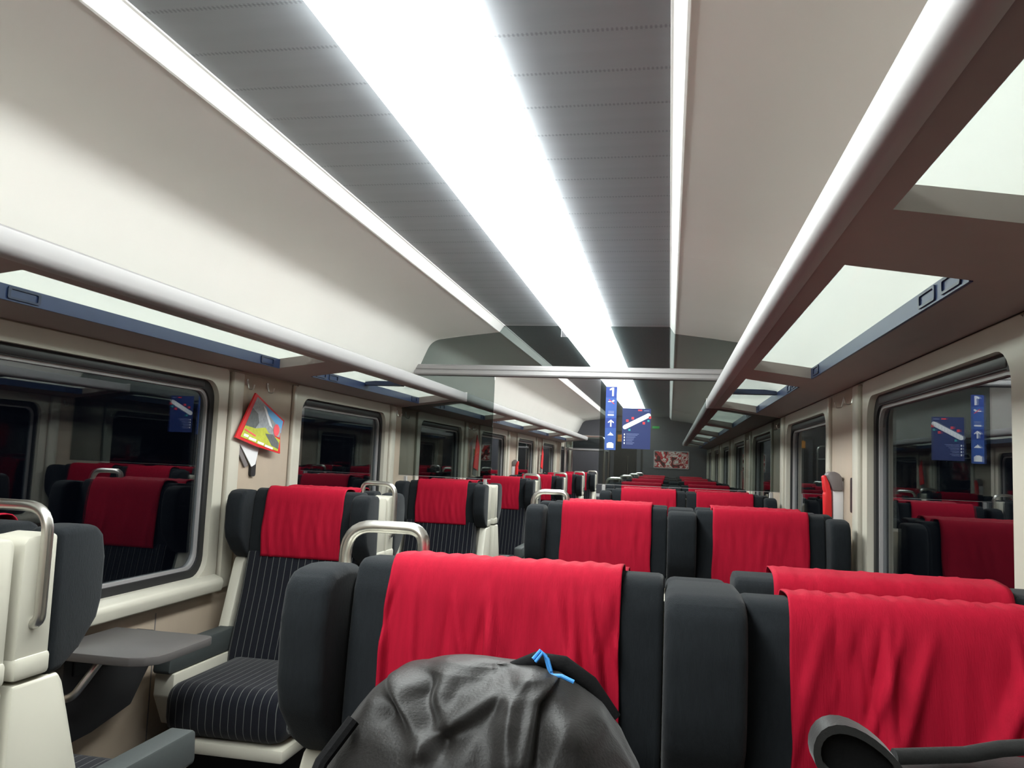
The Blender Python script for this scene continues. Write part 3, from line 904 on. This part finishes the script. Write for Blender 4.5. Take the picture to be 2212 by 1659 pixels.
mlay([mq(i0, 0.30), mq(0.24, 0.34), mq(0.34, 0.50), mq(0.30, 0.66), mq(i0, 0.74)], 0.009, 0.0094, 'cliff', M['rock2'])
mlay([mq(0.30, 0.10), mq(0.40, 0.12), mq(0.62, 0.34), mq(0.70, 0.44), mq(0.60, 0.42)], 0.009, 0.0094, 'snow', M['ink'])
mlay([mq(i0, 0.70), mq(0.30, 0.66), mq(0.52, 0.52), mq(0.62, 0.60), mq(0.94, 0.62), mq(0.93, 0.96), mq(0.50, 0.97), mq(i0, 0.95)], 0.0094, 0.0098, 'meadow', M['meadow'])
mlay([mq(0.55, 0.66), mq(0.74, 0.58), mq(0.92, 0.72), mq(0.93, 0.90), mq(0.76, 0.88)], 0.0098, 0.0102, 'boulder', M['rock2'])
cc = Vector(mq(0.80, 0.42)); mlay([(cc.x + 0.030 * math.cos(a * PI / 8), cc.y + 0.030 * math.sin(a * PI / 8)) for a in range(16)], 0.0102, 0.0106, 'round_badge', M['pink'])
for a, b, v in ((0.12, 0.22, 0.86), (0.24, 0.40, 0.885), (0.44, 0.58, 0.90), (0.61, 0.80, 0.915)):
    mlay([mq(a, v), mq(b, v), mq(b, v + 0.055), mq(a, v + 0.055)], 0.0102, 0.0106, 'cover_line', M['ink'])
mlay([mq(0.09, 0.76), mq(0.36, 0.80), mq(0.36, 0.835), mq(0.09, 0.79)], 0.0102, 0.0106, 'cover_line', M['pink'])
sh = thing('loose_leaflet', 'pale grey leaflet tucked behind the magazine on the pillar', 'leaflet', (-1.34, 3.55, 1.33))
o = MB().prism([(3.40, 1.44), (3.66, 1.42), (3.62, 1.29), (3.585, 1.278)], -1.345, -1.341, 'x').build('sheet', M['paper'], sh, smooth=False); o.location = -sh.location
o = MB().prism([(3.385, 1.425), (3.415, 1.43), (3.56, 1.285), (3.53, 1.275)], -1.350, -1.345, 'x').build('back_sheet', M['greyplastic'], sh, smooth=False); o.location = -sh.location
def black_clip(sx, y, z0, z1, label):
    t = MB().prism(rrect(y - 0.022, y + 0.022, z0, z1, 0.012, 3), sx * (HW - 0.006), sx * (HW - 0.020), 'x').build('wall_clip', M['black'])
    return tag(t, label, 'clip')
black_clip(-1, 3.607, 1.232, 1.335, 'black wall clip below the hanging magazine')
black_clip(1, 3.505, 1.205, 1.345, 'long black wall clip beside the red wall device')

def red_device(sx, y, label):
    t = thing('wall_device', label, 'wall device', (sx * (HW - 0.006), y, 1.16), 0, 'red wall devices on the pillars')
    s = -sx
    MB().prism([(0, 0.0), (s * 0.042, 0.0), (s * 0.044, 0.12), (s * 0.044, 0.17), (0, 0.17)], -0.020, 0.020, 'y', 0.005, 2).build('body', M['paper'], t)
    MB().prism([(s * 0.004, 0.125), (s * 0.046, 0.125), (s * 0.052, 0.150), (s * 0.072, 0.186), (s * 0.070, 0.198), (s * 0.058, 0.206), (s * 0.040, 0.208), (s * 0.020, 0.200), (s * 0.007, 0.182)], -0.031, 0.031, 'y', 0.006, 2).build('cap', M['greyplastic'], t)
    MB().prism([(s * 0.047, 0.012), (s * 0.078, 0.014), (s * 0.080, 0.110), (s * 0.076, 0.118), (s * 0.080, 0.126), (s * 0.086, 0.186), (s * 0.074, 0.192), (s * 0.058, 0.155), (s * 0.050, 0.12)], -0.024, 0.024, 'y', 0.005, 2).build('red_front', M['redplastic'], t)
    return t
red_device(1, 3.74, 'red and grey wall device on the pillar beside the double seats')
red_device(-1, 3.74 + 2 * WP + WP, 'red wall device on a far pillar beside the single seats')

def hung_brochure(y, label):
    t = thing('hung_brochure', label, 'brochure', (-1.32, y, 1.40), 0, 'brochures hung on far pillars')
    MB().prism([(-0.08, -0.13), (0.10, -0.16), (0.14, 0.08), (0.02, 0.20)], 0.02, 0.028, 'x').build('cover', M['redplastic'], t, smooth=False)
    MB().prism([(-0.06, -0.20), (0.08, -0.22), (0.10, 0.02), (-0.04, 0.06)], 0.008, 0.016, 'x').build('back_page', M['rock2'], t, smooth=False)
hung_brochure(3.65 + 2 * WP, 'red brochure hung on the second pillar past the magazine')
hung_brochure(3.65 + 4 * WP, 'red brochure hung on the fourth pillar past the magazine')

# ------------------------------------------------------------------ luggage stand by the end wall
ls = thing('luggage_stand', 'chrome tube luggage stand with shelf before the end wall', 'luggage stand', (-1.0, 15.5, 0))
for yy in (15.05, 15.20, 16.2):
    pts = fillet([(-1.30, yy, 0.0), (-1.30, yy, 1.86), (-0.57, yy, 1.86), (-0.57, yy, 0.0)], 0.08, 6)
    MB().tube(pts, 0.016, 8).build('tube_frame', M['chrome'], ls).location = (1.0, -15.5, 0)
for zz in (0.75, 1.60):
    MB().box(-1.29, -0.58, 15.06, 16.2, zz, zz + 0.025, 0.004, 1).build('shelf', M['alu'], ls).location = (1.0, -15.5, 0)
MB().box(-1.28, -0.60, 15.08, 15.09, 1.64, 1.84).build('upper_screen', M['smoke'], ls).location = (1.0, -15.5, 0)

# ------------------------------------------------------------------ bags on the near double seat
def ridge(x, z, segs):
    d = 0.0
    for (x0, z0, x1, z1, wd, am) in segs:
        vx, vz = x1 - x0, z1 - z0
        t = max(0.0, min(1.0, ((x - x0) * vx + (z - z0) * vz) / (vx * vx + vz * vz)))
        q = math.hypot(x - x0 - vx * t, z - z0 - vz * t) / wd
        d += am * math.exp(-q * q) * (1 - 0.35 * t)
    return d

def bag_mesh(rows, segs, seed, n=110, m=90, amp=0.010):
    """rows: (z, x_left, x_right, y_front, y_back); lofted soft body, crumpled cloth"""
    mb = MB()
    R = []
    def at(t):
        f = t * (len(rows) - 1); i = min(int(f), len(rows) - 2); f -= i
        return [rows[i][q] * (1 - f) + rows[i + 1][q] * f for q in range(5)]
    off = Vector((seed * 3.1, seed * 1.7, seed * 0.9))
    for j in range(m + 1):
        z, xl, xr, yf, yb = at(j / m)
        cx, cy, hx, hy = (xl + xr) / 2, (yf + yb) / 2, (xr - xl) / 2, (yb - yf) / 2
        ring = []
        for k in range(n):
            a = 2 * PI * k / n
            ca, sa = math.cos(a), math.sin(a)
            x = cx + hx * math.copysign(abs(ca) ** 0.8, ca)
            y = cy + hy * math.copysign(abs(sa) ** 0.8, sa)
            p = Vector((x, y, z)) + off
            w = noise.noise(p * 5.0) * 0.12
            q = Vector(((x + 0.6 * z) * 9 + w * 14, y * 6, (z - 0.5 * x) * 5))
            rid = 1.0 - 2.2 * abs(noise.noise(q + off))
            rid2 = 1.0 - 2.2 * abs(noise.noise(q * 2.3 + off * 2))
            d = amp * (rid - 0.5) + amp * 0.35 * (rid2 - 0.5)
            d += 1.35 * ridge(x, z, segs) * (0.2 + 0.8 * max(0.0, -sa))
            v = Vector((ca, sa * 1.2, 0.25)).normalized()
            ring.append(mb.bm.verts.new((x + v.x * d, y + v.y * d, z + v.z * d)))
        R.append(ring)
    for a, b in zip(R[:-1], R[1:]):
        for k in range(n):
            mb.bm.faces.new((a[k], a[(k + 1) % n], b[(k + 1) % n], b[k]))
    mb.bm.faces.new(R[0][::-1]); mb.bm.faces.new(R[-1])
    return mb

bp = thing('backpack', 'large black nylon backpack with blue cord leaning on red cover', 'backpack', (0.40, 0.95, 0.5))
def bpl(o, r=bp):
    o.location = -r.location; return o
rows = [(0.512, 0.26, 0.54, 0.74, 1.05), (0.54, 0.23, 0.575, 0.70, 1.08), (0.70, 0.205, 0.600, 0.72, 1.10), (0.86, 0.200, 0.605, 0.78, 1.13), (0.94, 0.206, 0.602, 0.83, 1.145), (0.995, 0.215, 0.592, 0.87, 1.155), (1.030, 0.232, 0.568, 0.90, 1.15), (1.060, 0.252, 0.540, 0.935, 1.14), (1.080, 0.275, 0.512, 0.965, 1.13), (1.093, 0.305, 0.482, 0.995, 1.11), (1.100, 0.34, 0.45, 1.02, 1.08), (1.102, 0.375, 0.42, 1.035, 1.06)]
segs = [(0.288, 1.101, 0.333, 1.084, 0.01, -0.016), (0.324, 1.074, 0.37, 1.042, 0.01, -0.018), (0.277, 1.092, 0.352, 1.036, 0.011, 0.016), (0.448, 1.114, 0.374, 1.082, 0.014, -0.014), (0.454, 1.098, 0.367, 1.047, 0.011, 0.016), (0.438, 1.084, 0.378, 1.043, 0.014, -0.018), (0.48, 1.119, 0.446, 1.082, 0.011, 0.012), (0.44, 1.073, 0.449, 1.029, 0.01, 0.014), (0.46, 1.117, 0.455, 1.09, 0.009, -0.014), (0.481, 1.074, 0.484, 1.031, 0.01, -0.02), (0.483, 1.122, 0.467, 1.031, 0.011, 0.014), (0.297, 1.056, 0.338, 1.044, 0.012, -0.014), (0.507, 1.092, 0.516, 1.077, 0.01, -0.012), (0.53, 1.089, 0.544, 1.065, 0.014, 0.012), (0.506, 1.052, 0.535, 1.045, 0.014, 0.012), (0.313, 1.115, 0.424, 1.136, 0.02, 0.006), (0.271, 1.059, 0.262, 1.036, 0.012, 0.01)]
bpl(bag_mesh(rows, segs, 5, 260, 110, 0.004).build('body', M['bag'], bp, angle=80))
bpl(MB().tube([(0.425, 1.055, 1.094), (0.455, 1.06, 1.106), (0.49, 1.065, 1.102), (0.525, 1.07, 1.080), (0.558, 1.07, 1.040)], [0.008, 0.010, 0.011, 0.010, 0.008], 10).build('top_strap', M['bagdark'], bp))
bpl(MB().tube([(0.455, 1.035, 1.112), (0.463, 1.040, 1.122), (0.470, 1.040, 1.116), (0.475, 1.038, 1.102), (0.481, 1.032, 1.095), (0.492, 1.030, 1.096), (0.508, 1.030, 1.090)], 0.0026, 8).build('cord', M['cord'], bp))
bpl(MB().tube([(0.459, 1.030, 1.110), (0.467, 1.034, 1.121), (0.474, 1.034, 1.114), (0.479, 1.032, 1.100)], 0.0022, 8).build('cord', M['cord'], bp))
bpl(MB().tube([(0.262, 0.93, 1.05), (0.238, 0.90, 1.01), (0.228, 0.87, 0.96), (0.222, 0.84, 0.90)], 0.008, 8).build('side_strap', M['bagdark'], bp))

b2 = thing('travel_bag', 'charcoal travel bag with open loop handle before right-hand red cover', 'bag', (0.95, 0.95, 0.5))
rows2 = [(0.512, 0.80, 1.17, 0.72, 1.04), (0.56, 0.765, 1.205, 0.70, 1.08), (0.75, 0.755, 1.21, 0.74, 1.10), (0.90, 0.765, 1.20, 0.82, 1.12), (0.97, 0.785, 1.19, 0.87, 1.12), (1.005, 0.815, 1.18, 0.91, 1.11), (1.030, 0.86, 1.16, 0.95, 1.10), (1.042, 0.91, 1.12, 0.99, 1.07)]
segs2 = [(0.80, 1.0, 0.88, 0.92, 0.014, 0.016), (0.88, 1.03, 0.93, 0.94, 0.012, 0.014), (0.97, 1.03, 0.95, 0.92, 0.014, 0.016), (0.86, 0.99, 0.84, 0.9, 0.012, -0.012), (1.05, 1.03, 1.0, 0.94, 0.014, 0.014)]
bpl(bag_mesh(rows2, segs2, 9).build('body', M['bag2'], b2, angle=80), b2)
def eye(rx, rz, n=28):
    pts = []
    for k in range(n):
        a = 2 * PI * k / n
        x, z = rx * math.cos(a), rz * math.sin(a) * (1 - 0.25 * math.cos(a))
        pts.append((0.829 + x * 0.96 + z * 0.18, 1.046 + z - x * 0.30))
    return pts
bpl(MB().ring(eye(0.050, 0.033), eye(0.042, 0.0245), 0.975, 1.012, 'y').build('loop_handle', M['bag2'], b2, angle=60), b2)
bpl(MB().prism(eye(0.0430, 0.0260), 1.000, 1.006, 'y').build('loop_shade_disk', M['bagdark'], b2), b2)  # black disk set in the loop, stands in for the shade inside it
bpl(MB().tube([(0.87, 1.0, 1.050), (0.91, 1.01, 1.052), (0.95, 1.02, 1.054), (0.985, 1.02, 1.064), (1.02, 1.02, 1.070), (1.06, 1.01, 1.060)], 0.009, 10).build('strap', M['bag2'], b2), b2)
